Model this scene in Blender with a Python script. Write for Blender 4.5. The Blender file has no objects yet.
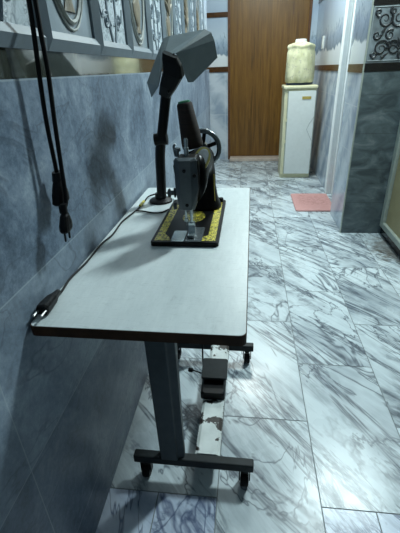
import bpy, bmesh, math, random
from mathutils import Vector, Matrix
random.seed(7)
S = bpy.context.scene
COL = S.collection
# ------------------------------------------------------------------ camera, light, exposure
cam = bpy.data.cameras.new('camera'); cam.sensor_fit = 'HORIZONTAL'; cam.sensor_width = 36; cam.lens = 34.2; cam.clip_start = 0.02
co = bpy.data.objects.new('camera', cam); COL.objects.link(co)
CF = Vector((49, 67.5-266.5, 380)).normalized()            # corridor axis seen from the camera (x right, y down, z ahead)
CD = Vector((29, 1017-266.5, 380)); CD = (CD - CF*CD.dot(CF)).normalized()
CR = CD.cross(CF)
rot = Matrix((CR, CF, -CD))
cx, cy, cz = rot @ Vector((1,0,0)), rot @ Vector((0,-1,0)), rot @ Vector((0,0,-1))
co.matrix_world = Matrix(((cx.x,cy.x,cz.x,0),(cx.y,cy.y,cz.y,0),(cx.z,cy.z,cz.z,1.125),(0,0,0,1)))
S.camera = co
S.view_settings.view_transform = 'Standard'; S.view_settings.look = 'None'
S.view_settings.gamma = 1; S.view_settings.use_curve_mapping = False
S.view_settings.exposure = 0.42
W = bpy.data.worlds.new('world'); S.world = W; W.use_nodes = True
W.node_tree.nodes['Background'].inputs[0].default_value = (.6,.8,1,1); W.node_tree.nodes['Background'].inputs[1].default_value = .03

def area(name, loc, target, sx, sy, power, color):
    l = bpy.data.lights.new(name, 'AREA'); l.shape = 'RECTANGLE'; l.size = sx; l.size_y = sy; l.energy = power; l.color = color
    o = bpy.data.objects.new(name, l); COL.objects.link(o); o.location = loc
    o.rotation_euler = (Vector(target)-Vector(loc)).to_track_quat('-Z','Y').to_euler()
    return o
area('tube_lamp_light', (.90,2.22,2.45), (-.2,1.1,.4), .16, .4, 43, (.80,.98,1))       # tube on the right wall over the table
area('far_lamp_light', (.2,3.75,2.45), (.2,4.0,0), .5, .5, 33, (.9,1,.97))           # ceiling lamp at the end of the passage
area('near_fill_light', (.45,-.9,2.45), (.45,-.9,0), .4, .4, .9, (.8,.95,1))           # weak fill added behind the viewer, no known lamp there

# ------------------------------------------------------------------ helpers
def link(name, bm, mat=None, parent=None, smooth=False, bevel=0, **tags):
    me = bpy.data.meshes.new(name); bm.normal_update(); bm.to_mesh(me); bm.free()
    o = bpy.data.objects.new(name, me); COL.objects.link(o)
    if mat is not None:
        for m in (mat if isinstance(mat,(list,tuple)) else [mat]): me.materials.append(m)
    if smooth:
        for p in me.polygons: p.use_smooth = True
    if bevel:
        b = o.modifiers.new('bevel','BEVEL'); b.width = bevel; b.segments = 2; b.limit_method = 'ANGLE'; b.angle_limit = .6
    if parent: o.parent = parent
    for k,v in tags.items(): o[k] = v
    return o
def thing(name, label, cat, loc=(0,0,0), rz=0, group=None):
    o = bpy.data.objects.new(name, None); COL.objects.link(o); o.location = loc; o.rotation_euler = (0,0,rz); o.empty_display_size = .05
    o['label'] = label; o['category'] = cat
    if group: o['group'] = group
    return o
def struct(name, bm, mat, parent=None, **k):
    o = link(name, bm, mat, parent, **k)
    o['kind'] = 'structure'
    return o
def BM(): return bmesh.new()
def box(bm, a, b, mi=0):
    (x0,y0,z0),(x1,y1,z1) = a,b
    v = [bm.verts.new(p) for p in ((x0,y0,z0),(x1,y0,z0),(x1,y1,z0),(x0,y1,z0),(x0,y0,z1),(x1,y0,z1),(x1,y1,z1),(x0,y1,z1))]
    for f in ((3,2,1,0),(4,5,6,7),(0,1,5,4),(1,2,6,5),(2,3,7,6),(3,0,4,7)):
        bm.faces.new([v[i] for i in f]).material_index = mi
    return bm
def loft(bm, rings, cap=True, mi=0):
    R = [[bm.verts.new(p) for p in r] for r in rings]
    n = len(R[0])
    for a,b in zip(R,R[1:]):
        for i in range(n):
            bm.faces.new((a[i],a[(i+1)%n],b[(i+1)%n],b[i])).material_index = mi
    if cap:
        bm.faces.new(R[0][::-1]).material_index = mi; bm.faces.new(R[-1]).material_index = mi
    bmesh.ops.recalc_face_normals(bm, faces=bm.faces)
    return bm
def ring(c, u, v, ru, rv, n=16, e=2.0):
    """superellipse ring about c, e=2 round, e>2 squarer"""
    c,u,v = Vector(c),Vector(u),Vector(v); out = []
    for i in range(n):
        t = 2*math.pi*(i+.5)/n; a,b = math.cos(t),math.sin(t)
        out.append(c + u*ru*math.copysign(abs(a)**(2/e),a) + v*rv*math.copysign(abs(b)**(2/e),b))
    return out
def lathe(bm, prof, c=(0,0,0), axis=(0,0,1), n=24):
    ax = Vector(axis).normalized(); u = ax.orthogonal().normalized(); v = ax.cross(u); c = Vector(c)
    return loft(bm, [ring(c+ax*h,u,v,max(r,1e-4),max(r,1e-4),n) for r,h in prof])
def smoothpath(pts, k=6):
    P = [Vector(p) for p in pts]; P = [P[0]*2-P[1]]+P+[P[-1]*2-P[-2]]; out = []
    for i in range(1,len(P)-2):
        for j in range(k):
            t = j/k; a,b,c,d = P[i-1:i+3]
            out.append(.5*((2*b)+(c-a)*t+(2*a-5*b+4*c-d)*t*t+(3*b-a-3*c+d)*t**3))
    out.append(P[-2]); return out
def tube(bm, pts, r, n=8, k=6, mi=0):
    P = smoothpath(pts,k) if k>1 else [Vector(p) for p in pts]
    rr = r if isinstance(r,(list,tuple)) else None
    rings = []; up = None
    for i,p in enumerate(P):
        t = (P[min(i+1,len(P)-1)]-P[max(i-1,0)]).normalized()
        if up is None: up = t.orthogonal().normalized()
        up = (up - t*up.dot(t)).normalized(); w = t.cross(up)
        q = rr[0]+(rr[1]-rr[0])*i/(len(P)-1) if rr else r
        rings.append(ring(p,up,w,q,q,n))
    return loft(bm, rings, mi=mi)
def prism(bm, poly, ax, d0, d1, mi=0):
    """extrude a 2D polygon along axis ax ('x': poly is y,z; 'y': x,z; 'z': x,y)"""
    def P(a,b,d): return {'x':(d,a,b),'y':(a,d,b),'z':(a,b,d)}[ax]
    return loft(bm, [[P(a,b,d0) for a,b in poly],[P(a,b,d1) for a,b in poly]], mi=mi)
def rrect(x0,y0,x1,y1,r,n=4):
    out = []
    for cx_,cy_,a in ((x1-r,y1-r,0),(x0+r,y1-r,90),(x0+r,y0+r,180),(x1-r,y0+r,270)):
        for i in range(n+1):
            t = math.radians(a+90*i/n); out.append((cx_+r*math.cos(t),cy_+r*math.sin(t)))
    return out
# ------------------------------------------------------------------ materials
class NT:
    def __init__(s, name):
        s.m = bpy.data.materials.new(name); s.m.use_nodes = True; s.t = s.m.node_tree; s.n = s.t.nodes; s.l = s.t.links
        s.b = s.n['Principled BSDF']
    def new(s, typ, **k):
        o = s.n.new(typ)
        for a,v in k.items(): setattr(o,a,v)
        return o
    def set(s, sock, v):
        if hasattr(v,'is_output'): s.l.new(v,sock)
        else: sock.default_value = v
    def coord(s, attr=None):
        c = s.new('ShaderNodeTexCoord').outputs['Object']
        if attr:
            a = s.new('ShaderNodeAttribute'); a.attribute_name = attr
            v = s.new('ShaderNodeVectorMath'); v.operation = 'MULTIPLY_ADD'
            s.l.new(a.outputs['Vector'],v.inputs[0]); v.inputs[1].default_value = (9,9,9); s.l.new(c,v.inputs[2]); return v.outputs[0]
        return c
    def mapping(s, v, scale=(1,1,1), rot=(0,0,0), loc=(0,0,0)):
        m = s.new('ShaderNodeMapping'); s.l.new(v,m.inputs[0]); m.inputs['Scale'].default_value = scale; m.inputs['Rotation'].default_value = rot; m.inputs['Location'].default_value = loc
        return m.outputs[0]
    def noise(s, v, scale, detail=4, rough=.55, dist=0):
        n = s.new('ShaderNodeTexNoise'); s.l.new(v,n.inputs['Vector']); n.inputs['Scale'].default_value = scale; n.inputs['Detail'].default_value = detail
        n.inputs['Roughness'].default_value = rough; n.inputs['Distortion'].default_value = dist; return n.outputs['Fac']
    def math(s, op, a, b=0, clamp=False):
        n = s.new('ShaderNodeMath'); n.operation = op; n.use_clamp = clamp; s.set(n.inputs[0],a); s.set(n.inputs[1],b); return n.outputs[0]
    def ramp(s, f, stops, interp='LINEAR'):
        r = s.new('ShaderNodeValToRGB'); s.l.new(f,r.inputs[0]); e = r.color_ramp.elements; r.color_ramp.interpolation = interp
        while len(e)<len(stops): e.new(1)
        for el,(p,c) in zip(e,stops): el.position = p; el.color = (*c,1) if len(c)==3 else c
        return r.outputs[0]
    def mix(s, f, a, b, mode='MIX'):
        m = s.new('ShaderNodeMix'); m.data_type = 'RGBA'; m.blend_type = mode
        s.set(m.inputs[0],f); s.set(m.inputs[6],(*a,1) if isinstance(a,tuple) and len(a)==3 else a); s.set(m.inputs[7],(*b,1) if isinstance(b,tuple) and len(b)==3 else b)
        return m.outputs[2]
    def ridge(s, v, scale, width, detail=3, dist=0, rough=.5):
        n = s.noise(v,scale,detail,rough,dist); d = s.math('ABSOLUTE', s.math('SUBTRACT',n,.5)); 
        return s.math('SUBTRACT',1,s.math('DIVIDE',d,width,True),True)
    def sep(s, v):
        n = s.new('ShaderNodeSeparateXYZ'); s.l.new(v,n.inputs[0]); return n.outputs
    def out(s, col, rough=.5, metal=0, spec=None, bump=None, bs=.2, bd=.002, coat=0):
        s.set(s.b.inputs['Base Color'], (*col,1) if isinstance(col,tuple) and len(col)==3 else col); s.set(s.b.inputs['Roughness'],rough); s.b.inputs['Metallic'].default_value = metal
        if spec is not None: s.b.inputs['Specular IOR Level'].default_value = spec
        if coat: s.b.inputs['Coat Weight'].default_value = coat; s.b.inputs['Coat Roughness'].default_value = .08
        if bump is not None:
            b = s.new('ShaderNodeBump'); s.l.new(bump,b.inputs['Height']); b.inputs['Strength'].default_value = bs; b.inputs['Distance'].default_value = bd; s.l.new(b.outputs[0],s.b.inputs['Normal'])
        return s.m
def plain(name, col, rough=.5, metal=0, var=.12, scale=30, **k):
    n = NT(name); f = n.noise(n.coord(),scale,5)
    c = n.ramp(f,[(.3,tuple(x*(1-var) for x in col)),(.7,tuple(min(1,x*(1+var)) for x in col))])
    return n.out(c,rough,metal,bump=f,bs=.08,**k)

def m_floor(name, base, vein, dark):
    n = NT(name); c = n.coord('rnd')
    d = n.mapping(c,(1,1,1),(0,0,math.radians(50)))
    d = n.mapping(d,(.30,1.5,1))
    big = n.noise(c,2.3,3,.6,.5)
    patch = n.ramp(n.math('ADD',n.math('MULTIPLY',n.noise(d,3.0,7,.7,.5),.7),n.math('MULTIPLY',big,.3)),[(.48,(0,0,0)),(.62,(1,1,1))])
    warp = n.mapping(n.mapping(c,(1,1,1),(0,0,math.radians(38)),(3,1,0)),(.45,1.2,1))
    v1 = n.ridge(d,1.9,.022,6,.6,.66)
    v2 = n.ridge(warp,2.4,.017,6,.6,.64)
    v3 = n.ridge(d,4.5,.05,5,.7,.68)
    v4 = n.ridge(n.mapping(n.mapping(c,(1,1,1),(0,0,math.radians(75)),(5,2,0)),(.5,1.1,1)),2.4,.012,5,.9,.62)
    gate = n.ramp(n.noise(c,3.0,3),[(.45,(0,0,0)),(.62,(1,1,1))])
    gate2 = n.ramp(n.noise(n.mapping(c,(1,1,1),(0,0,0),(7,3,0)),3.5,3),[(.40,(0,0,0)),(.58,(1,1,1))])
    col = n.mix(n.math('MULTIPLY',patch,.58),base,dark)
    col = n.mix(n.math('MULTIPLY',v3,n.math('MULTIPLY',gate,.75)),col,vein)
    col = n.mix(n.math('MULTIPLY',v2,n.math('MULTIPLY',gate2,.7)),col,vein)
    col = n.mix(n.math('MULTIPLY',v4,.85),col,vein)
    col = n.mix(n.math('MULTIPLY',v1,.85),col,vein)
    o = n.coord(); so = n.sep(o)
    dx = n.math('DIVIDE',n.math('SUBTRACT',so[0],.99),.17); dy = n.math('DIVIDE',n.math('SUBTRACT',so[1],2.47),.26)
    rad = n.math('ADD',n.math('MULTIPLY',dx,dx),n.math('MULTIPLY',dy,dy))
    st = n.ramp(n.math('SUBTRACT',n.noise(o,22,5,.7),n.math('MULTIPLY',rad,.28)),[(.22,(0,)*3),(.48,(1,)*3)])
    col = n.mix(n.math('MULTIPLY',st,.75),col,(.10,.075,.05))
    r = n.ramp(n.noise(n.coord(),5,3),[(.3,(.22,)*3),(.7,(.36,)*3)])
    return n.out(col,r,spec=.5)
M = {}
M['floor'] = m_floor('white_marble',(.58,.65,.68),(.045,.06,.085),(.12,.155,.195))
M['floor_blue'] = m_floor('blue_marble',(.56,.63,.74),(.06,.085,.17),(.2,.27,.42))
M['grout'] = plain('grey_grout',(.20,.22,.23),.9)

def m_bluetile():
    n = NT('blue_grey_tile'); c = n.coord()
    a = n.noise(c,4,6,.65,.8); b = n.noise(c,60,7,.85); cr = n.ridge(n.mapping(c,(1,1,1.6),(.7,0,0)),3.0,.012,4,1.0)
    col = n.ramp(n.math('ADD',n.math('MULTIPLY',a,.58),n.math('MULTIPLY',b,.42)),[(.36,(.045,.068,.105)),(.45,(.115,.16,.22)),(.53,(.20,.255,.325)),(.64,(.36,.425,.49))])
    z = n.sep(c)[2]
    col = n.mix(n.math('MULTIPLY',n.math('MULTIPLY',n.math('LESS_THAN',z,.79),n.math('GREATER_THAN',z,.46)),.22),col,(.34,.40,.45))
    col = n.mix(n.math('MULTIPLY',n.math('LESS_THAN',z,.46),.35),col,(.06,.08,.11))  # shade under the table, painted into the low tiles
    col = n.mix(n.math('MULTIPLY',cr,.45),col,(.04,.055,.08))
    j = n.math('ABSOLUTE',n.math('SUBTRACT',n.math('FRACT',n.math('DIVIDE',n.math('SUBTRACT',z,.79-3.3),.33)),.5))
    y = n.sep(c)[1]
    j2 = n.math('ABSOLUTE',n.math('SUBTRACT',n.math('FRACT',n.math('DIVIDE',n.math('SUBTRACT',y,.42-6),1.2)),.5))
    line = n.math('MAXIMUM',n.math('GREATER_THAN',j,.4955),n.math('GREATER_THAN',j2,.4988))
    col = n.mix(n.math('MULTIPLY',line,.42),col,(.42,.48,.52))
    return n.out(col,.42,spec=.4,bump=b,bs=.1)
M['bluetile'] = m_bluetile()
def m_darktile():
    n = NT('dark_slate_tile'); c = n.coord()
    a = n.noise(n.mapping(c,(1,1,1.8)),7,5,.6,.8); z = n.sep(c)[2]
    col = n.ramp(a,[(.36,(.05,.066,.074)),(.56,(.105,.135,.145)),(.7,(.19,.22,.23))])
    j = n.math('ABSOLUTE',n.math('SUBTRACT',n.math('FRACT',n.math('DIVIDE',z,.236)),.5))
    col = n.mix(n.math('MULTIPLY',n.math('GREATER_THAN',j,.494),.6),col,(.03,.035,.04))
    return n.out(col,.3)
M['darktile'] = m_darktile()
def m_paletile(axis):
    """pale blue glazed tile below, winter landscape print above the brown border"""
    n = NT('landscape_tile'); c = n.coord(); s = n.sep(c); z = s[2]; h = s[axis]
    tri = n.math('PINGPONG',n.math('ADD',h,n.math('MULTIPLY',z,.6)),.15)
    low = n.ramp(n.math('ADD',n.math('MULTIPLY',n.noise(c,4,4,.6,1.2),.75),n.math('MULTIPLY',tri,1.6)),[(.36,(.30,.37,.46)),(.5,(.44,.51,.58)),(.62,(.56,.62,.68))])
    jz = n.math('GREATER_THAN',n.math('ABSOLUTE',n.math('SUBTRACT',n.math('FRACT',n.math('DIVIDE',z,.29)),.5)),.491)
    jh = n.math('GREATER_THAN',n.math('ABSOLUTE',n.math('SUBTRACT',n.math('FRACT',n.math('DIVIDE',h,.3)),.5)),.488)
    low = n.mix(n.math('MULTIPLY',n.math('MAXIMUM',jz,jh),.5),low,(.62,.66,.70))
    edge = n.math('ADD',z,n.math('MULTIPLY',n.noise(n.mapping(c,(1,1,.2)),6,2),.22))
    up = n.ramp(n.math('DIVIDE',n.math('SUBTRACT',edge,1.15),.8,True),[(0,(.62,.66,.66)),(.27,(.72,.76,.78)),(.29,(.22,.29,.36)),(.42,(.36,.45,.55)),(.5,(.50,.59,.66)),(.8,(.42,.52,.64)),(1,(.5,.6,.70))])
    tree = n.ramp(n.noise(n.mapping(c,(30,30,9)),1,4,.7),[(.52,(0,)*3),(.62,(1,)*3)])
    tb = n.math('MULTIPLY',n.math('GREATER_THAN',edge,1.37),n.math('LESS_THAN',edge,1.58))
    up = n.mix(n.math('MULTIPLY',n.math('MULTIPLY',tree,tb),.6),up,(.10,.16,.22))
    col = n.mix(n.math('GREATER_THAN',z,1.10),low,up)
    return n.out(col,.18)
M['pale_x'] = m_paletile(1); M['pale_y'] = m_paletile(0)
M['brown'] = plain('brown_border',(.070,.030,.009),.25,var=.3)
M['band'] = plain('glossy_border',(.045,.05,.042),.045,var=.2,spec=1.0,coat=1)
M['black_band'] = plain('black_border',(.008,.008,.01),.12)
M['ceiling'] = plain('white_paint',(.55,.58,.58),.9,var=.04)
M['plainwall'] = plain('pale_wall',(.42,.46,.48),.7,var=.06)
def m_wood():
    n = NT('brown_wood'); c = n.mapping(n.coord(),(14,14,.9))
    a = n.noise(c,2.2,6,.6,.6); g = n.noise(n.mapping(n.coord(),(70,70,2)),1.5,4)
    col = n.ramp(n.math('ADD',n.math('MULTIPLY',a,.7),n.math('MULTIPLY',g,.3)),[(.34,(.085,.037,.005)),(.5,(.15,.070,.010)),(.66,(.215,.105,.018))])
    return n.out(col,.38)
M['wood'] = m_wood()
M['wood_dark'] = plain('dark_wood',(.11,.042,.012),.45,var=.3)
M['aluminium'] = plain('white_aluminium',(.82,.85,.84),.35,var=.03)
M['frame_grey'] = plain('grey_door_frame',(.34,.37,.32),.4,var=.08)
M['khaki'] = plain('khaki_door_panel',(.36,.30,.16),.5,var=.1,scale=8)
M['stone'] = plain('beige_stone',(.50,.42,.36),.4,var=.15)
M['panel_frame'] = plain('grey_moulding',(.145,.18,.21),.5,var=.08)
def m_field():
    n = NT('pale_relief_field'); c = n.coord()
    w = n.ridge(c,14,.05,2,3.0,.5); w2 = n.ridge(n.mapping(c,(1,1,1),(0,0,0),(3,2,1)),26,.06,2,2.5)
    col = n.mix(n.math('MULTIPLY',w,.75),n.ramp(n.noise(c,9,3),[(.3,(.44,.50,.54)),(.7,(.56,.61,.65))]),(.12,.155,.19))
    return n.out(n.mix(n.math('MULTIPLY',w2,.35),col,(.17,.21,.25)),.45,bump=w,bs=.3)
M['panel_field'] = m_field()
M['panel_scroll'] = plain('grey_scroll',(.19,.235,.275),.55)
M['panel_glass'] = plain('grey_glazed_field',(.23,.27,.30),.12,var=.25,scale=6)
M['panel_gold'] = plain('golden_brown_relief',(.17,.14,.095),.5,var=.3)
M['panel_cream'] = plain('cream_relief',(.25,.265,.25),.6)
M['dpanel_field'] = plain('dark_relief_field',(.15,.175,.19),.3,var=.5,scale=12)
M['dpanel_scroll'] = plain('black_scroll',(.016,.018,.021),.45)
M['dpanel_line'] = plain('silver_line',(.26,.29,.30),.3)
def m_top():
    n = NT('worn_white_laminate'); c = n.coord()
    d = n.noise(n.mapping(c,(9,2,1)),9,6,.7); p = n.noise(c,3.2,4); sc = n.ridge(n.mapping(c,(1,6,1),(0,0,.3)),14,.01,3)
    col = n.ramp(n.math('ADD',n.math('MULTIPLY',d,.5),n.math('MULTIPLY',p,.5)),[(.30,(.38,.42,.42)),(.42,(.56,.61,.615)),(.62,(.65,.70,.70))])
    col = n.mix(n.math('MULTIPLY',sc,.3),col,(.28,.31,.31))
    return n.out(col,.34)
M['top'] = m_top()
M['edge'] = plain('brown_edge_band',(.045,.021,.010),.45,var=.35,spec=.18)
M['greymetal'] = plain('grey_painted_steel',(.075,.09,.097),.42,var=.1,spec=.18)
M['darkmetal'] = plain('dark_steel',(.022,.026,.028),.45,var=.2,spec=.18)
M['rubber'] = plain('black_rubber',(.008,.008,.009),.55,spec=.18)
def m_chipped():
    n = NT('chipped_white_paint'); c = n.coord()
    f = n.noise(c,13,5,.6,.4); f2 = n.noise(c,40,3)
    k = n.ramp(n.math('ADD',n.math('MULTIPLY',f,.8),n.math('MULTIPLY',f2,.2)),[(.520,(0,)*3),(.54,(1,)*3)])
    col = n.mix(k,n.ramp(n.noise(c,20,3),[(.3,(.52,.56,.55)),(.7,(.70,.74,.73))]),(.020,.013,.010))
    return n.out(col,.5)
M['chipped'] = m_chipped()
M['black_enamel'] = plain('black_enamel',(.003,.003,.0035),.35,var=.1,spec=.12)
def m_gold(name='gold_scrollwork', lo=.44, hi=.54):
    n = NT(name); c = n.coord()
    k = n.ramp(n.noise(c,130,3,.6,1.5),[(lo,(0,)*3),(hi,(1,)*3)])
    col = n.mix(k,(.05,.043,.006),(.78,.66,.06)); return n.out(col,.35)
M['gold'] = m_gold(); M['gold_dim'] = m_gold('dim_gold',.50,.66)
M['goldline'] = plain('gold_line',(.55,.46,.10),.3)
M['steel'] = plain('satin_steel',(.08,.092,.10),.4,metal=.45,var=.15)
M['chrome'] = plain('chrome',(.48,.53,.54),.2,metal=.85)
M['cast'] = plain('nickel_rim',(.16,.18,.19),.25,metal=.6)
M['arm_glint'] = plain('pale_painted_highlight',(.42,.46,.47),.2,var=.25,scale=60)  # pale colour of the highlight painted on the machine arm
def m_thread():
    n = NT('brown_thread'); c = n.coord()
    w = n.noise(n.mapping(c,(4,4,260)),1,2); return n.out(n.ramp(w,[(.3,(.008,.005,.004)),(.7,(.026,.013,.010))]),.85,bump=w,bs=.4)
M['thread'] = m_thread()
M['green'] = plain('green_plastic',(.02,.17,.08),.4)
M['hood'] = plain('grey_hood_enamel',(.20,.235,.245),.5,var=.08)
M['hoodline'] = plain('pale_marks',(.36,.41,.42),.5)
M['black'] = plain('black_plastic',(.007,.007,.008),.42,spec=.18)
M['blackcord'] = plain('black_cord',(.005,.005,.006),.5,spec=.18)
M['pin'] = plain('plug_pins',(.40,.41,.40),.4,metal=.8)
M['tape'] = plain('yellow_tape',(.62,.52,.06),.5)
M['cream'] = plain('cream_plastic',(.66,.63,.42),.4,var=.05)
M['white_panel'] = plain('white_panel',(.70,.74,.71),.35,var=.03)
M['badge'] = plain('gold_badge',(.42,.32,.08),.35)
M['crack'] = plain('scratch_line',(.30,.33,.32),.6)
def m_cover():
    n = NT('flowered_cover'); c = n.coord()
    base = n.ramp(n.noise(n.mapping(c,(1,1,.6)),14,4),[(.3,(.42,.42,.24)),(.7,(.70,.68,.45))])
    fl = n.ramp(n.noise(c,30,3,.6,1),[(.58,(0,)*3),(.66,(1,)*3)])
    col = n.mix(n.math('MULTIPLY',fl,.5),base,(.25,.22,.22)); return n.out(col,.6,bump=n.noise(n.mapping(c,(3,3,.6)),14,3),bs=.5,bd=.01)
M['cover'] = m_cover()
M['cap'] = plain('white_cap',(.78,.80,.76),.4)
M['navy'] = plain('dark_ring',(.02,.03,.05),.4,spec=.18)
def m_mat():
    n = NT('pink_bath_mat'); c = n.coord(); s = n.sep(c)
    f = n.noise(c,160,3,.7)
    sq = n.ridge(n.mapping(c,(1,.7,1)),22,.05,3,1.5)
    inner = n.math('MULTIPLY',n.math('LESS_THAN',n.math('ABSOLUTE',n.math('SUBTRACT',s[0],.62)),.14),n.math('LESS_THAN',n.math('ABSOLUTE',n.math('SUBTRACT',s[1],3.52)),.15))
    col = n.ramp(f,[(.3,(.46,.23,.215)),(.7,(.66,.37,.35))])
    col = n.mix(n.math('MULTIPLY',n.math('MULTIPLY',sq,inner),.55),col,(.30,.12,.11)); return n.out(col,.95,bump=f,bs=.6,bd=.004)
M['mat'] = m_mat()


# ------------------------------------------------------------------ setting
XW = -.394            # left wall face
bm = BM()
lay = bm.loops.layers.float_color.new('rnd')
def ftile(x0,y0,x1,y1,mi):
    g = .0016
    c = (random.random(),random.random(),random.random(),1)
    f = bm.faces.new([bm.verts.new(p) for p in ((x0+g,y0+g,0),(x1-g,y0+g,0),(x1-g,y1-g,0),(x0+g,y1-g,0))]); f.material_index = mi
    for l in f.loops: l[lay] = c
for k in range(-6,5):
    x0 = -.067+.2995*k; x1 = x0+.2995
    if k==-1: x0 = -.42
    if k==-2: x1 = -.42
    off = .98 if k%2==0 else .68
    for j in range(-6,9):
        y0 = off+.6*j
        if y0 > 5.4: continue
        if k%2 and y0 < .6:
            ftile(x0,y0,(x0+x1)/2,y0+.6,1); ftile((x0+x1)/2,y0,x1,y0+.6,1)
        else: ftile(x0,y0,x1,min(y0+.6,5.6),0)
f = bm.faces.new([bm.verts.new(p) for p in ((-2,-3,-.0015),(1.6,-3,-.0015),(1.6,5.8,-.0015),(-2,5.8,-.0015))]); f.material_index = 2
struct('floor', bm, [M['floor'],M['floor_blue'],M['grout']])

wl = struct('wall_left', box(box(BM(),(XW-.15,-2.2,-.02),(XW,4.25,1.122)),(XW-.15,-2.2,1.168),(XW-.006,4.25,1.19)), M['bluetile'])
struct('trim_1', box(BM(),(XW-.15,-2.2,1.122),(XW-.002,4.25,1.168)), M['band'])
struct('wall_left_top', box(BM(),(XW-.15,-2.2,1.19),(XW-.012,4.25,2.6)), M['pale_x'])
def spiral(cx_,cy_,r,turns,sgn,a0):
    n = int(18*turns); return [(cx_+r*(1-i/n*.88)*math.cos(a0+sgn*2*math.pi*turns*i/n), cy_+r*(1-i/n*.88)*math.sin(a0+sgn*2*math.pi*turns*i/n)) for i in range(n+1)]
def scrolls(w,h):
    """curling foliage drawn in (u,v) on a w x h tile"""
    out = []
    for s in (-1,1):
        for (u,v,r,t,a) in ((.22,.10,.085,1.6,.2),(.28,.27,.10,1.7,2.2),(.16,.42,.07,1.5,.6),(.30,.55,.085,1.6,3.0),(.2,.72,.10,1.7,1.0),(.3,.88,.07,1.4,2.0)):
            out.append(([(w/2+s*p,q) for p,q in spiral(u*w*1.0,v*h,r*w*1.25,t,1,a)],.0045))
        out.append(([(w/2+s*w*(.06+.10*math.sin(v*9)),h*v) for v in [i/14 for i in range(15)]],.005))
        for v in (.08,.2,.34,.5,.64,.8):
            out.append(([(w/2+s*w*.05,h*v),(w/2+s*w*.16,h*(v+.05)),(w/2+s*w*.36,h*(v+.03)),(w/2+s*w*.43,h*(v+.1))],.0035))
    return out
SC = scrolls(.24,.50)
def left_panel(y0, kind):
    w, h, z0, X = .297, .56, 1.168, XW
    b = BM()                                                    # moulding: mitred frame with a sloping inner edge
    y1, z1 = y0+w, z0+h
    o = [(y0,z0),(y1,z0),(y1,z1),(y0,z1)]
    e = .024; bt = .036
    i1 = [(y0+.012,z0+bt*.6),(y1-.012,z0+bt*.6),(y1-.012,z1-.012),(y0+.012,z1-.012)]
    i2 = [(y0+e,z0+bt),(y1-e,z0+bt),(y1-e,z1-e),(y0+e,z1-e)]
    R = []
    for ps,x in ((o,X-.012),(o,X+.002),(i1,X+.010),(i2,X+.002),(i2,X-.004)): R.append([b.verts.new((x,p,q)) for p,q in ps])
    for A,B in zip(R,R[1:]):
        for i in range(4): b.faces.new((A[i],A[(i+1)%4],B[(i+1)%4],B[i]))
    b.faces.new(R[-1])
    bmesh.ops.recalc_face_normals(b, faces=b.faces)
    for f in b.faces:
        if len(f.verts)==4 and abs(f.calc_center_median().x-(X-.004))<1e-4: f.material_index = 1
    p = struct('decor_tile', b, [M['panel_frame'], M['panel_field'] if kind=='scroll' else M['panel_glass']], wl)
    if kind=='scroll':
        c = BM()
        for pts,r in SC: tube(c,[(X-.003,y0+.0285+a,z0+.038+q) for a,q in pts],r*.8,5,1)
        struct('scroll_relief', c, M['panel_scroll'], p)
    else:
        yc, zc = y0+w/2, z0+.30
        c = BM(); tube(c,[(X-.002,yc+.105*math.cos(t),zc+.24*math.sin(t)) for t in [i*math.pi/18 for i in range(37)]],.006,6,1)
        tube(c,[(X-.002,yc+.122*math.cos(t),zc+.255*math.sin(t)) for t in [i*math.pi/18 for i in range(37)]],.003,6,1)
        struct('oval_relief', c, M['panel_cream'], p)
        c = BM()
        for t in range(-3,4):
            a = t*.38; L = .17-.012*abs(t)
            tube(c,[(X-.003,yc,zc-.10),(X+.001,yc+.5*L*math.sin(a)*.7,zc-.10+.6*L*math.cos(a)),(X-.003,yc+L*math.sin(a),zc-.10+L*math.cos(a))],(.012,.003),6)
        loft(c,[ring((X-.003,yc,zc-.22+hh),(0,1,0),(1,0,0),r,.006,12) for r,hh in ((.03,0),(.018,.02),(.045,.06),(.05,.085),(.022,.11),(.03,.125))])
        struct('vase_relief', c, M['panel_gold'], p)
for i in range(-2,11): left_panel(.82+.3*(i-1), 'scroll' if (i-1)%2 else 'oval')

struct('wall_far', box(BM(),(-2,5.40,0),(-.262,5.55,2.6)), M['pale_y'])
struct('wall_far_right', box(BM(),(.71,5.40,0),(1.2,5.55,2.6)), M['pale_y'])
struct('wall_far_top', box(BM(),(-.262,5.40,2.12),(.71,5.55,2.6)), M['pale_y'])
struct('trim_2', box(box(BM(),(-2,5.388,1.085),(-.262,5.40,1.145)),(-2,5.388,1.67),(-.262,5.40,1.72)), M['brown'])
d2 = struct('door_1', box(BM(),(-.235,5.40,.045),(.685,5.44,2.10)), M['wood'])
b = BM(); box(b,(-.262,5.385,.0),(-.236,5.46,2.12)); box(b,(.686,5.385,.0),(.712,5.46,2.12)); box(b,(-.262,5.385,2.10),(.712,5.46,2.13))
struct('door_frame', b, M['wood_dark'], d2)
struct('door_threshold', box(BM(),(-.235,5.24,.0),(.69,5.45,.04)), M['stone'], d2, bevel=.006)

b = box(BM(),(.785,3.84,0),(.95,5.40,2.6))
struct('wall_right_far', b, M['pale_x'])
struct('trim_3', box(box(BM(),(.777,3.84,1.07),(.785,5.39,1.12)),(.777,3.84,1.745),(.785,5.39,1.80)), M['brown'])
# white aluminium frame of the side opening
b = BM(); box(b,(.772,3.74,0),(.806,3.84,2.3)); box(b,(.818,3.70,0),(.85,3.80,2.3)); box(b,(.80,3.745,0),(.822,3.80,2.3))
struct('door_2', b, M['aluminium'], bevel=.004)
struct('wall_recess', box(BM(),(1.15,3.17,0),(1.3,3.9,2.6)), M['plainwall'])
struct('wall_recess_back', box(BM(),(.85,3.85,0),(1.3,3.95,2.6)), M['plainwall'])
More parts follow.
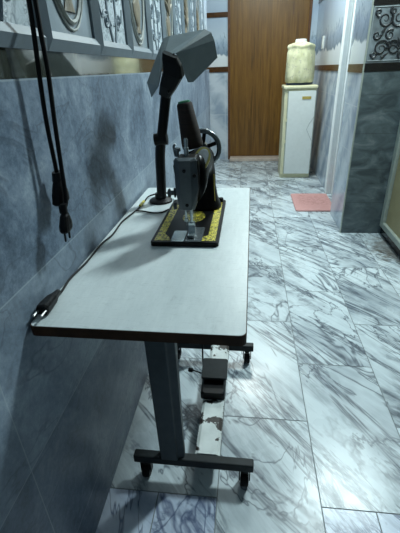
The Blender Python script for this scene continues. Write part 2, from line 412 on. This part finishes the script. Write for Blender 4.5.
# pillar: dark tile on the front, pale tile on its corridor side
PX, PY = .703, 2.75
struct('wall_pillar', box(BM(),(PX+.006,PY+.006,0),(1.3,3.17,2.6)), M['pale_x'])
struct('wall_pillar_front', box(BM(),(PX+.004,PY-.004,0),(1.3,PY+.006,1.075)), M['darktile'])
b = box(BM(),(PX+.004,PY-.006,1.075),(1.3,PY+.006,1.122)); box(b,(PX+.004,PY-.006,1.418),(1.3,PY+.006,1.445)); box(b,(PX+.004,PY-.004,1.445),(1.3,PY+.006,2.6))
struct('trim_4', b, M['black_band'])
struct('trim_5', box(BM(),(PX+.0,PY+.02,1.07),(PX+.006,3.17,1.12)), M['brown'])
struct('trim_6', box(BM(),(PX-.001,PY-.006,0),(PX+.006,PY+.012,2.6)), M['frame_grey'])   # edge strip of the pillar
pf = struct('pillar_decor_tile', box(BM(),(PX+.006,PY-.004,1.122),(1.3,PY+.006,1.418)), M['dpanel_field'])
b = BM()
x0,x1,z0,z1 = PX+.014,PX+.42,1.134,1.410
for a_,c_ in (((x0,z0),(x1,z0)),((x0,z1),(x1,z1)),((x0,z0),(x0,z1)),((x1,z0),(x1,z1))): tube(b,[(a_[0],PY-.004,a_[1]),(c_[0],PY-.004,c_[1])],.003,6,1)
struct('silver_line', b, M['dpanel_line'], pf)
b = BM(); 
for (u,v,r,t,s,a) in ((.06,.06,.045,1.7,1,0),(.13,.06,.04,1.6,-1,2),(.10,.13,.03,1.4,1,1),(.06,.21,.045,1.6,-1,1),(.14,.21,.045,1.7,1,3),(.20,.14,.05,1.8,1,0),(.21,.05,.035,1.5,-1,2),(.22,.23,.035,1.5,1,1),(.30,.08,.05,1.6,1,2),(.29,.20,.05,1.6,-1,0),(.37,.14,.04,1.6,1,1),(.025,.13,.024,1.4,-1,0),(.025,.03,.02,1.3,1,3),(.10,.08,.022,1.4,1,4),(.18,.02,.02,1.3,1,2),(.16,.075,.022,1.4,-1,1),(.10,.25,.02,1.3,1,2),(.02,.245,.02,1.3,-1,5),(.17,.165,.018,1.3,-1,1),(.25,.16,.022,1.4,1,3),(.25,.09,.02,1.3,-1,2)):
    tube(b,[(x0+.01+p,PY-.003,z0+q) for p,q in spiral(u,v+.005,r,t,s,a)],(.008,.002),5,1)
for (u,v,l,a) in ((.10,.03,.05,.6),(.17,.10,.05,2.2),(.08,.17,.05,1.0),(.18,.25,.06,2.8),(.25,.12,.05,1.2)):
    c_ = Vector((x0+u,PY-.003,z0+v)); d_ = Vector((math.cos(a),0,math.sin(a)))
    tube(b,[c_-d_*l*.5,c_-d_*l*.1,c_+d_*l*.5],(.011,.002),6)
struct('scroll_relief', b, M['dpanel_scroll'], pf)
b = BM()
for (u,v) in ((.06,.03),(.16,.02),(.28,.03)): tube(b,[(x0+u+p,PY-.005,1.45+v+q) for p,q in spiral(0,0,.035,1.5,1,u*20)],(.006,.002),5,1)
tube(b,[(x0,PY-.005,1.452),(x1,PY-.005,1.452)],.003,6,1)
struct('trim_scroll', b, M['dpanel_line'], pf)
# right wall with the khaki door
XR = .985
struct('wall_right', box(BM(),(XR+.03,-2.2,0),(1.3,2.75,2.6)), M['darktile'])
d3 = struct('door_3', box(BM(),(XR+.008,1.72,.10),(XR+.03,2.68,2.05)), M['khaki'])
b = BM()
box(b,(XR-.012,2.69,.062),(XR+.03,2.745,2.12)); box(b,(XR-.012,1.66,.062),(XR+.03,1.72,2.12)); box(b,(XR-.012,1.72,.062),(XR+.03,2.69,.105)); box(b,(XR-.012,1.72,2.05),(XR+.03,2.69,2.12))
struct('door_frame', b, M['frame_grey'], d3, bevel=.006)
struct('door_threshold', box(BM(),(XR+.005,1.60,0),(XR+.03,2.748,.062)), M['black_band'], d3)
struct('wall_back', box(BM(),(-.6,-2.35,0),(1.3,-2.2,2.6)), M['plainwall'])
struct('wall_side_far', box(BM(),(-2.1,4.0,0),(-1.95,5.55,2.6)), M['plainwall'])
struct('wall_side_return', box(BM(),(-2,4.1,0),(XW-.15,4.25,2.6)), M['plainwall'])
struct('ceiling', box(BM(),(-2.1,-2.35,2.6),(1.3,5.55,2.7)), M['ceiling'])

# ------------------------------------------------------------------ sewing table
TZ = .72
tb = thing('sewing_table','narrow white-topped sewing table on castors standing against the blue-grey tiled wall','table',(-.1875,.98,0),math.radians(-.55))
poly = rrect(-.199,-.455,.196,.452,.012)
link('tabletop', prism(BM(),poly,'z',TZ-.020,TZ), M['top'], tb)
b = BM()
def grow(d): return [(x+(d if x>0 else -d),y+(d if y>0 else -d)) for x,y in poly]
R = [[(x,y,z) for x,y in grow(d)] for d,z in ((.0015,TZ-.0215),(.0018,TZ-.0025),(.0012,TZ-.0008),(-.002,TZ-.0008),(-.002,TZ-.0215))]
loft(b,R+[R[0]],cap=False)
link('edge_band', b, M['edge'], tb, label='dark brown edge band')
def tl(x,y,z=0): return (x+.190,y-.98,z)
for Y,nm in ((.738,0),(1.280,1)):
    # column: a folded steel channel, wider at the top
    b = BM()
    def sec(xc,w,d,z): 
        y=Y; return [tl(xc-w/2,y+d/2,z),tl(xc-w/2,y-d/2+.012,z),tl(xc-w/2+.006,y-d/2,z),tl(xc+w*.22,y-d/2,z),tl(xc+w*.26,y-d/2+.008,z),tl(xc+w/2,y-d/2+.014,z),tl(xc+w/2,y+d/2,z)]
    loft(b,[sec(-.205,.074,.030,.090),sec(-.207,.078,.045,.66),sec(-.207,.15,.08,.675),sec(-.207,.15,.08,.6985)])
    link('leg', b, M['greymetal'], tb, bevel=.002)
    b = BM(); box(b,tl(-.325,Y-.014,.064),tl(.038,Y+.014,.093))
    ft = link('foot', b, M['darkmetal'], tb, bevel=.004)
    for X in (-.290,.012):
        b = BM(); lathe(b,[(.004,-.013),(.019,-.012),(.022,-.008),(.022,.008),(.019,.012),(.004,.013)],tl(X,Y-.004,.022),(1,0,.0),20)
        box(b,tl(X-.017,Y-.012,.022),tl(X-.0135,Y+.008,.064)); box(b,tl(X+.0135,Y-.012,.022),tl(X+.017,Y+.008,.064)); lathe(b,[(.012,0),(.012,.012)],tl(X,Y,.054),(0,0,1),12)
        link('caster', b, M['rubber'], ft, bevel=.0015)
b = BM(); 
prism(b,[(.190-.139,.050),(.190-.064,.050),(.190-.064,.088),(.190-.074,.094),(.190-.129,.094),(.190-.139,.088)],'y',.753-.98,1.265-.98)
link('stretcher', b, M['chipped'], tb, label='low beam of chipped white paint over rust')

# foot pedal on the beam
pd = thing('foot_pedal','black electric foot pedal sitting on the chipped white beam under the table','pedal',(0,0,0))
b = BM()
loft(b,[[(x,y,z) for x,y in rrect(x0,.965,x1,1.075,.01,3)] for x0,x1,z in ((-.146,-.060,.0945),(-.146,-.060,.115),(-.138,-.066,.125))])
link('base', b, M['black'], pd)
b = BM()
def slab(y,z,t): return z
q = rrect(-.147,1.015,-.055,1.10,.008,3)
loft(b,[[(x,y,.138+(y-1.015)*.18+dz) for x,y in q] for dz in (0,.010)])
prism(b,[(1.03,.12),(1.085,.12),(1.085,.152),(1.03,.142)],'x',-.13,-.07)
link('tread_plate', b, M['darkmetal'], pd)
b = BM(); tube(b,[(-.146,1.07,.112),(-.165,1.075,.115),(-.185,1.08,.118)],.003,6); lathe(b,[(.005,0),(.009,.004),(.009,.016),(.004,.02)],(-.185,1.08,.118),(-1,0,.1),10)
link('side_knob', b, M['black'], pd)
b = BM(); tube(b,[(-.142,1.085,.118),(-.150,1.105,.13),(-.152,1.13,.28),(-.150,1.15,.5),(-.150,1.16,.697)],.0032,6)
link('cord', b, M['blackcord'], pd)

# ------------------------------------------------------------------ sewing machine
Z = TZ+.0006
sm = thing('sewing_machine','old black sewing machine with gold scrollwork set near the far end of the white table','sewing machine',(0,0,0))
bx0,by0,bx1,by1 = -.246,.882,-.068,1.245
b = BM(); pr = rrect(bx0,by0,bx1,by1,.010)
loft(b,[[(x,y,Z) for x,y in pr],[(x,y,Z+.010) for x,y in pr],[(x+(.002 if x<-.157 else -.002),y+(.002 if y<1.06 else -.002),Z+.012) for x,y in pr]])
bed = link('bed', b, M['black_enamel'], sm)
ZB = Z+.0121
b = BM()   # gold scroll strips along the bed edges
prism(b,[(bx0+.009,by0+.012),(bx0+.052,by0+.012),(bx0+.044,by0+.035),(bx0+.030,by0+.055),(bx0+.030,by0+.30),(bx0+.009,by0+.30)],'z',ZB,ZB+.0003)
prism(b,[(bx1-.009,by0+.012),(bx1-.060,by0+.012),(bx1-.050,by0+.030),(bx1-.030,by0+.05),(bx1-.030,by0+.33),(bx1-.009,by0+.33)],'z',ZB,ZB+.0003)
link('gold_scrollwork', b, M['gold'], bed, label='gold scrollwork strips')
b = BM(); loft(b,[ring((-.155,1.075,ZB+h),(1,0,0),(0,1,0),.034,.050,24) for h in (0,.0004)])
link('medallion', b, M['gold_dim'], bed, label='gold oval medallion')
b = BM(); lathe(b,[(.0085,0),(.0085,.010),(.007,.014),(.003,.0145)],(-.083,1.218,ZB),(0,0,1),14)
link('bed_knob', b, M['black'], bed)
for x0,x1,y0,y1,mt in ((-.193,-.158,.886,.958,'chrome'),(-.155,-.112,.886,.985,'cast')):
    link('slide_plate', prism(BM(),rrect(x0,y0,x1,y1,.003,2),'z',ZB,ZB+.0016), M[mt], bed)
# arm and pillar in one casting
AX = -.131
b = BM()
pth = [((AX-.006,.955,.868),(0,1,.0),.028,.052),((AX-.004,.985,.880),(0,1,.03),.033,.055),((AX,1.03,.893),(0,1,.08),.030,.042),((AX+.002,1.08,.894),(0,1,0),.029,.034),((AX+.002,1.12,.892),(0,1,-.2),.030,.036),
       ((AX,1.165,.873),(0,.75,-.7),.030,.040),((AX,1.185,.84),(0,.2,-1),.033,.040),((AX,1.183,.80),(0,0,-1),.034,.038),((AX+.002,1.180,.765),(0,0,-1),.038,.044),((AX+.004,1.178,.742),(0,0,-1),.045,.052),((AX+.004,1.178,.7335),(0,0,-1),.048,.056)]
rings = []
for c,t,ru,rv in pth:
    t = Vector(t).normalized(); u = Vector((1,0,0)); v = t.cross(u).normalized()
    rings.append(ring(c,u,v,ru,rv,20,2.6))
loft(b,rings); arm = link('arm', b, M['black_enamel'], sm, smooth=True)
b = BM()  # wheel bush
lathe(b,[(.030,0),(.030,.018),(.020,.022),(.018,.045)],(AX,1.178,.885),(0,1,0),20)
link('wheel_bush', b, M['black_enamel'], sm)
# handwheel
WY, WX, WZ = 1.238, -.142, .902
b = BM(); N = 28
prof = [(.047,-.007),(.058,-.008),(.061,-.003),(.061,.003),(.058,.008),(.047,.007)]
V = [[b.verts.new((WX+r*math.cos(2*math.pi*i/N),WY+h,WZ+r*math.sin(2*math.pi*i/N))) for r,h in prof] for i in range(N)]
for i in range(N):
    A,B = V[i],V[(i+1)%N]
    for j in range(6): b.faces.new((A[j],A[(j+1)%6],B[(j+1)%6],B[j]))
bmesh.ops.recalc_face_normals(b, faces=b.faces)
hw = link('handwheel', b, M['cast'], sm, smooth=True)
for i in range(6):
    a = i*math.pi/3+.35
    b = BM(); tube(b,[(WX+.012*math.cos(a),WY,WZ+.012*math.sin(a)),(WX+.05*math.cos(a),WY,WZ+.05*math.sin(a))],.0065,8,1)
    link('spoke', b, M['black_enamel'], hw)
b = BM(); lathe(b,[(.020,-.014),(.020,.012),(.014,.018),(.004,.019)],(WX,WY,WZ),(0,1,0),20); link('hub', b, M['cast'], hw)
# head, face plate and needle gear
b = BM()
hx = -.147
outl = [(hx-.024,.808),(hx-.034,.915),(hx-.030,.928),(hx-.024,.935),(hx+.022,.935),(hx+.028,.928),(hx+.030,.915),(hx+.029,.86),(hx+.018,.808)]
prism(b,outl,'y',.930,.985); head = link('head', b, M['black_enamel'], sm, bevel=.003)
b = BM()
fo = [(hx-.022,.806),(hx-.030,.85),(hx-.031,.93),(hx-.026,.9365),(hx+.021,.9365),(hx+.026,.93),(hx+.0275,.86),(hx+.017,.806)]
fi = [(hx-.011,.809),(hx-.016,.85),(hx-.017,.930),(hx-.015,.932),(hx+.010,.932),(hx+.012,.930),(hx+.012,.86),(hx+.009,.809)]
loft(b,[[(x,.9295,z) for x,z in fo],[(x,.925,z) for x,z in fo],[(x,.912,z) for x,z in fi]])
fp = link('face_plate', b, M['steel'], sm, label='grey steel face plate')
for x,z in ((hx-.004,.908),(hx+.0205,.895),(hx-.001,.822)):
    b = BM(); lathe(b,[(.0045,0),(.0045,.004),(.002,.005)],(x,.914 if x<hx+.02 else .920,z),(0,-1,0),12); link('screw', b, M['black'], fp)
b = BM(); lathe(b,[(.006,0),(.006,.02),(.0045,.022),(.0045,.040),(.003,.043)],(hx-.003,.955,.935),(0,0,1),14); link('presser_bar_screw', b, M['chrome'], sm)
b = BM(); lathe(b,[(.005,0),(.005,.012),(.009,.013),(.009,.020),(.003,.022)],(hx-.025,.95,.935),(0,0,1),14); tube(b,[(hx-.03,.955,.935),(hx-.033,.952,.958),(hx-.028,.95,.965)],.003,6); link('take_up_lever', b, M['cast'], sm)
b = BM(); lathe(b,[(.004,0),(.004,-.052)],(hx+.004,.945,.81),(0,0,1),12); box(b,(hx-.004,.936,.752),(hx+.012,.952,.764)); link('presser_bar', b, M['chrome'], sm)
b = BM(); lathe(b,[(.0032,0),(.0032,-.036),(.0011,-.038),(.0008,-.070)],(hx-.010,.945,.81),(0,0,1),10); lathe(b,[(.006,0),(.006,-.008)],(hx-.010,.945,.775),(0,0,1),10); link('needle', b, M['chrome'], sm)
b = BM(); prism(b,[(.905,ZB+.003),(.962,ZB+.003),(.962,ZB+.007),(.95,ZB+.009),(.945,ZB+.026),(.936,ZB+.026),(.932,ZB+.008),(.915,ZB+.006),(.903,ZB+.010)],'x',hx-.004,hx+.014); link('presser_foot', b, M['chrome'], sm)
b = BM(); lathe(b,[(.012,0),(.013,.004),(.006,.006),(.006,.012),(.012,.014),(.010,.020),(.004,.022)],(hx-.036,.955,.842),(-1,-.25,0),16); lathe(b,[(.010,0),(.010,.008),(.004,.010)],(hx-.036,.96,.805),(-1,-.2,0),14); link('tension_dial', b, M['steel'], sm)
b = BM()  # highlight on the arm shoulder, modelled as a pale plate with gold outline
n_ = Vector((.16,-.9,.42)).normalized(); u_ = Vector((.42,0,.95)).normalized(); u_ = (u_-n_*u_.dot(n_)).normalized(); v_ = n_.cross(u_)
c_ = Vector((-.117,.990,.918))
loft(b,[ring(c_+n_*h,u_,v_,r*1.35,r*.85,20,2.2) for h,r in ((-.03,.020),(.0,.025),(.005,.0245))]); od = link('arm_highlight', b, M['goldline'], sm, label='oval plate with gold rim, standing in for a highlight')
b = BM(); loft(b,[ring(c_+n_*h+u_*.002,u_,v_,r*1.3,r*.72,20,2.2) for h,r in ((.0045,.021),(.007,.019))]); link('highlight_field', b, M['arm_glint'], od)
b = BM()
tube(b,[(AX+.035,1.145,.738),(AX+.0325,1.15,.80),(AX+.0315,1.155,.84)],.0010,5)
link('gold_line', b, M['goldline'], arm, label='thin gold outline')
# thread cone on top of the arm
tc = thing('thread_cone','dark brown thread cone with green tip standing on top of the black sewing machine','thread cone',(-.151,1.09,.9295))
ax = Vector((-.16,0,1)).normalized()
b = BM(); lathe(b,[(.020,.0),(.029,.003),(.030,.012),(.021,.116),(.018,.120)],(0,0,0),ax,24); link('thread', b, M['thread'], tc, smooth=True)
b = BM(); lathe(b,[(.017,.118),(.016,.124),(.009,.125)],(0,0,0),ax,20); link('cone_tip', b, M['green'], tc, label='green plastic tip')

# ------------------------------------------------------------------ work lamp
lp = thing('work_lamp','black-necked work lamp with folded grey metal hood standing behind the sewing machine','lamp',(-.296,1.26,TZ+.0005))
o3 = Vector((-.296,1.26,TZ+.0005))
def L(x,y,z): return Vector((x,y,z))-o3
b = BM(); lathe(b,[(.040,0),(.040,.006),(.034,.010),(.020,.014),(.018,.03)],(0,0,0),(0,0,1),24); link('base', b, M['black'], lp)
b = BM(); tube(b,[L(-.292,1.258,.728),L(-.287,1.25,.80),L(-.282,1.24,.87),L(-.272,1.225,.93)],.0165,12); link('lower_pole', b, M['black'], lp, smooth=True)
b = BM(); lathe(b,[(.010,-.022),(.019,-.020),(.019,.020),(.010,.022)],L(-.270,1.222,.935),(1,0,.1),16); link('joint', b, M['black'], lp)
b = BM(); tube(b,[L(-.270,1.222,.93),L(-.258,1.213,.98),L(-.247,1.205,1.03),L(-.236,1.195,1.07),L(-.222,1.18,1.095)],.0155,12); link('upper_pole', b, M['black'], lp, smooth=True)
b = BM()
nk = [((-.238,1.185,1.066),.018,.018),((-.222,1.165,1.090),.024,.022),((-.202,1.14,1.120),.0285,.022),((-.2025,1.125,1.147),.0265,.014),((-.2055,1.120,1.163),.020,.010)]
t_ = Vector((.45,-.5,1)).normalized(); u_ = Vector((1,0,-.40)).normalized(); v_ = t_.cross(u_).normalized()
loft(b,[ring(L(*c),u_,v_,a,d,12,4) for c,a,d in nk]); link('socket', b, M['black'], lp)
b = BM(); lathe(b,[(.006,0),(.006,.014),(.004,.016)],L(-.225,1.16,1.082),(.4,-.6,-.8),12); link('switch_knob', b, M['black'], lp)
# hood: folded sheet, three facets flaring away from the socket
P = dict(a=(-.222,1.128,1.160), b=(-.190,1.125,1.165), c=(-.232,1.20,1.205), d=(-.122,1.215,1.222), e=(-.098,1.23,1.196), f=(-.092,1.255,1.154),
         g=(-.158,1.20,1.094), h=(-.172,1.19,1.094), i=(-.181,1.16,1.128), j=(-.302,1.24,1.096), k=(-.288,1.22,1.056), l=(-.256,1.18,1.086), m=(-.216,1.195,1.2085), n=(-.242,1.212,1.197), p=(-.288,1.245,1.062), q=(-.106,1.222,1.214))
b = BM(); V = {k_:b.verts.new(L(*v)) for k_,v in P.items()}
for f_ in (('a','b','d','m'),('b','i','h','g'),('b','g','f','e'),('b','e','q','d'),('a','m','c'),('a','c','n','l'),('n','j','l'),('j','p','k','l')):
    b.faces.new([V[x] for x in f_])
bmesh.ops.recalc_face_normals(b, faces=b.faces)
hd = link('hood', b, M['hood'], lp)
md = hd.modifiers.new('thick','SOLIDIFY'); md.thickness = .003; md.offset = 0
b2 = hd.modifiers.new('bevel','BEVEL'); b2.width = .008; b2.segments = 4; b2.limit_method = 'ANGLE'
b = BM()
for k_ in range(4):
    f0 = .60+.07*k_
    B_,D_,E_ = Vector(P['b']),Vector(P['d']),Vector(P['e'])
    s_ = B_+(D_-B_)*(.72+.035*k_)+(E_-D_)*.12; e_ = B_+(D_-B_)*(.66+.035*k_)+(E_-D_)*.42
    n2 = (D_-B_).cross(E_-B_).normalized(); n2 = n2 if n2.y<0 else -n2
    tube(b,[L(*(s_+n2*.0015)),L(*(e_+n2*.0015))],.0011,5,1)
link('vent_slit', b, M['hoodline'], hd)

# ------------------------------------------------------------------ cords
pc = thing('power_cord','black power cord with plug lying along the wall edge of the white table','cord',(0,0,0))
zt = TZ+.004
b = BM(); tube(b,[(-.375,.612,zt+.004),(-.379,.645,zt),(-.384,.70,zt),(-.378,.78,zt),(-.379,.88,zt),(-.369,.95,zt),(-.372,1.05,zt),(-.360,1.13,zt),(-.352,1.20,zt),(-.352,1.25,zt),(-.345,1.30,zt+.004),(-.30,1.322,zt+.008),(-.255,1.30,zt+.010),(-.232,1.268,zt+.014),(-.200,1.2515,zt+.010)],.0026,8)
link('cord', b, M['blackcord'], pc, smooth=True)
b = BM(); tube(b,[(-.357,1.15,zt),(-.330,1.145,zt),(-.295,1.13,zt),(-.268,1.135,zt),(-.2505,1.165,zt)],.0026,8); link('cord_loop', b, M['blackcord'], pc, smooth=True)
b = BM(); tube(b,[(-.3525,1.19,zt+.003),(-.3525,1.215,zt+.003),(-.352,1.24,zt+.003)],.0048,8); link('tape', b, M['tape'], pc, label='yellow tape round the cord')
u_ = Vector((1,0,0)); v_ = Vector((0,0,1))
b = BM(); loft(b,[ring((-.3765,y,TZ+.0135),(1,.1,0),v_,a,d,12,3) for y,a,d in ((.626,.0045,.005),(.612,.007,.007),(.598,.0105,.010),(.575,.012,.0115),(.560,.012,.0115),(.556,.0105,.010))]); pl = link('plug', b, M['black'], pc)
for dx in (-.0075,.0075):
    b = BM(); lathe(b,[(.0022,0),(.0022,.019),(.001,.021)],(-.3765+dx,.557,TZ+.0135),(0,-1,0),8); link('plug_pin', b, M['pin'], pl, label='bare metal pin')

def hanging(name, label, pts, plugpts, r):
    t = thing(name, label, 'cord', pts[0], 0, 'cords hanging down the tiled wall')
    o_ = Vector(pts[0])
    b = BM(); tube(b,[Vector(p)-o_ for p in pts],r,8); link('cord', b, M['blackcord'], t, smooth=True)
    b = BM(); loft(b,[ring(Vector(c)-o_,(0,1,.12),(1,0,0),a,d,12,3) for c,a,d in plugpts]); p = link('plug', b, M['black'], t)
    return t,p,o_
xc = XW+.030
t,p,o_ = hanging('hanging_cord','black cord on the tiled wall ending in the larger upper plug',
  [(xc,.742,1.60),(xc,.728,1.30),(xc,.720,1.20),(xc-.004,.716,1.13),(xc-.006,.710,1.05),(xc-.006,.709,.955)],
  [((xc-.006,.710,.957),.010,.009),((xc-.006,.708,.942),.0115,.010),((xc-.006,.707,.940),.010,.009),((xc-.006,.706,.932),.013,.011),((xc-.006,.705,.915),.020,.013),((xc-.006,.703,.900),.0215,.014),((xc-.006,.703,.897),.019,.012)],.0042)
for dy in (-.010,.010):
    b = BM(); lathe(b,[(.0022,0),(.0022,-.019),(.001,-.021)],Vector((xc-.006,.702+dy,.898))-o_,(0,.08,1),8); link('plug_pin', b, M['darkmetal'], p)
xd = XW+.038
t,p,o_ = hanging('hanging_cord','black cord on the tiled wall ending in the small lowest plug',
  [(xd,.748,1.60),(xd,.734,1.30),(xd,.728,1.20),(xd,.726,1.13),(xd,.714,1.05),(xd,.704,.965),(xd+.004,.690,.91),(xd+.002,.678,.890)],
  [((xd+.002,0.678,.902),.0055,.006),((xd+.002,0.676,.884),.0065,.006),((xd+.002,0.674,.880),.010,.008),((xd+.002,0.671,.864),.017,.010),((xd+.002,0.670,.854),.0175,.010),((xd+.002,0.669,.850),.014,.009)],.0042)
for dy in (-.0095,.0095):
    b = BM(); lathe(b,[(.0022,0),(.0022,-.019),(.001,-.021)],Vector((xd+.002,.669+dy,.851))-o_,(0,.12,1),8); link('plug_pin', b, M['darkmetal'], p)

# ------------------------------------------------------------------ far end: water cooler, bottle, mat, switch
wc = thing('water_cooler','tall cream and white water cooler standing before the brown wooden door','water cooler',(.545,4.53,0))
b = BM(); box(b,(-.175,-.165,.03),(.150,.16,.915)); link('body', b, M['cream'], wc, bevel=.012)
b = BM(); box(b,(-.172,-.15,0),(.148,.15,.03)); link('plinth', b, M['cream'], wc)
b = BM(); prism(b,rrect(-.133,.05,.140,.895,.006,3),'y',-.176,-.165); fd = link('front_panel', b, M['white_panel'], wc, bevel=.003, label='white front panel')
b = BM(); prism(b,[(-.185,-.185),(.155,-.185),(.155,.17),(-.185,.17)],'z',.912,.945); link('top_cap', b, M['cream'], wc, bevel=.010)
b = BM(); prism(b,rrect(.005,.815,.095,.842,.004,2),'y',-.180,-.176); link('badge', b, M['badge'], fd, label='small gold badge')
b = BM(); tube(b,[(.138,-.177,.64),(.10,-.177,.58),(.075,-.177,.52),(.115,-.177,.44),(.136,-.177,.40)],.0018,5,1); link('scratch', b, M['crack'], fd)
b = BM(); box(b,(-.142,-.171,.05),(-.134,-.165,.895)); box(b,(.141,-.166,.05),(.149,-.163,.895)); link('door_gap', b, M['frame_grey'], wc)
for z in (.38,.60): link('hinge', box(BM(),(-.15,-.177,z),(-.136,-.166,z+.03)), M['cream'], wc)

wb = thing('water_bottle','big water bottle in a cream flowered cloth cover, upside down on the water cooler','bottle',(.525,4.51,.9455))
b = BM(); rings = []
for r,h in ((.128,.018),(.142,.03),(.146,.08),(.144,.16),(.141,.24),(.138,.295),(.128,.320),(.130,.335),(.136,.348),(.128,.366),(.085,.378),(.050,.384)):
    rr = []
    for i in range(36):
        a = 2*math.pi*i/36; w = 1+.025*math.sin(a*7+h*9)*(1 if h<.3 else 2.2); rr.append((r*w*math.cos(a)-.02*h,r*w*math.sin(a),h+(.006*math.sin(a*5) if h>.3 else 0)))
    rings.append(rr)
loft(b,rings); link('cloth_cover', b, M['cover'], wb, smooth=True)
b = BM(); lathe(b,[(.122,0),(.134,.004),(.136,.022),(.12,.026)],(0,0,0),(0,0,1),32); link('base_ring', b, M['navy'], wb)
b = BM(); lathe(b,[(.052,.378),(.056,.384),(.056,.408),(.048,.413)],(-.012,0,0),(0,0,1),24); link('cap', b, M['cap'], wb, label='white cap')

b = BM(); pr = rrect(.430,3.22,.770,3.72,.02)
R = []
for z,s in ((.0005,0),(.010,0),(.013,.006)):
    R.append([(x+(s if x<.6 else -s)+.00*y,y+(s if y<3.5 else -s),z) for x,y in pr])
loft(b,R); mt = link('bath_mat', b, M['mat']); mt['label'] = 'pink bath mat on the marble floor before the white side frame'; mt['category'] = 'mat'
sw = thing('light_switch','white light switch on the landscape tiles right of the water bottle','switch',(.785,4.84,1.335))
b = BM(); prism(b,rrect(-.04,-.06,.04,.06,.006,3),'x',-.010,-.0002); link('plate', b, M['cap'], sw, bevel=.002)
b = BM(); prism(b,rrect(-.02,-.032,.02,.032,.003,2),'x',-.014,-.010); link('rocker', b, M['white_panel'], sw)
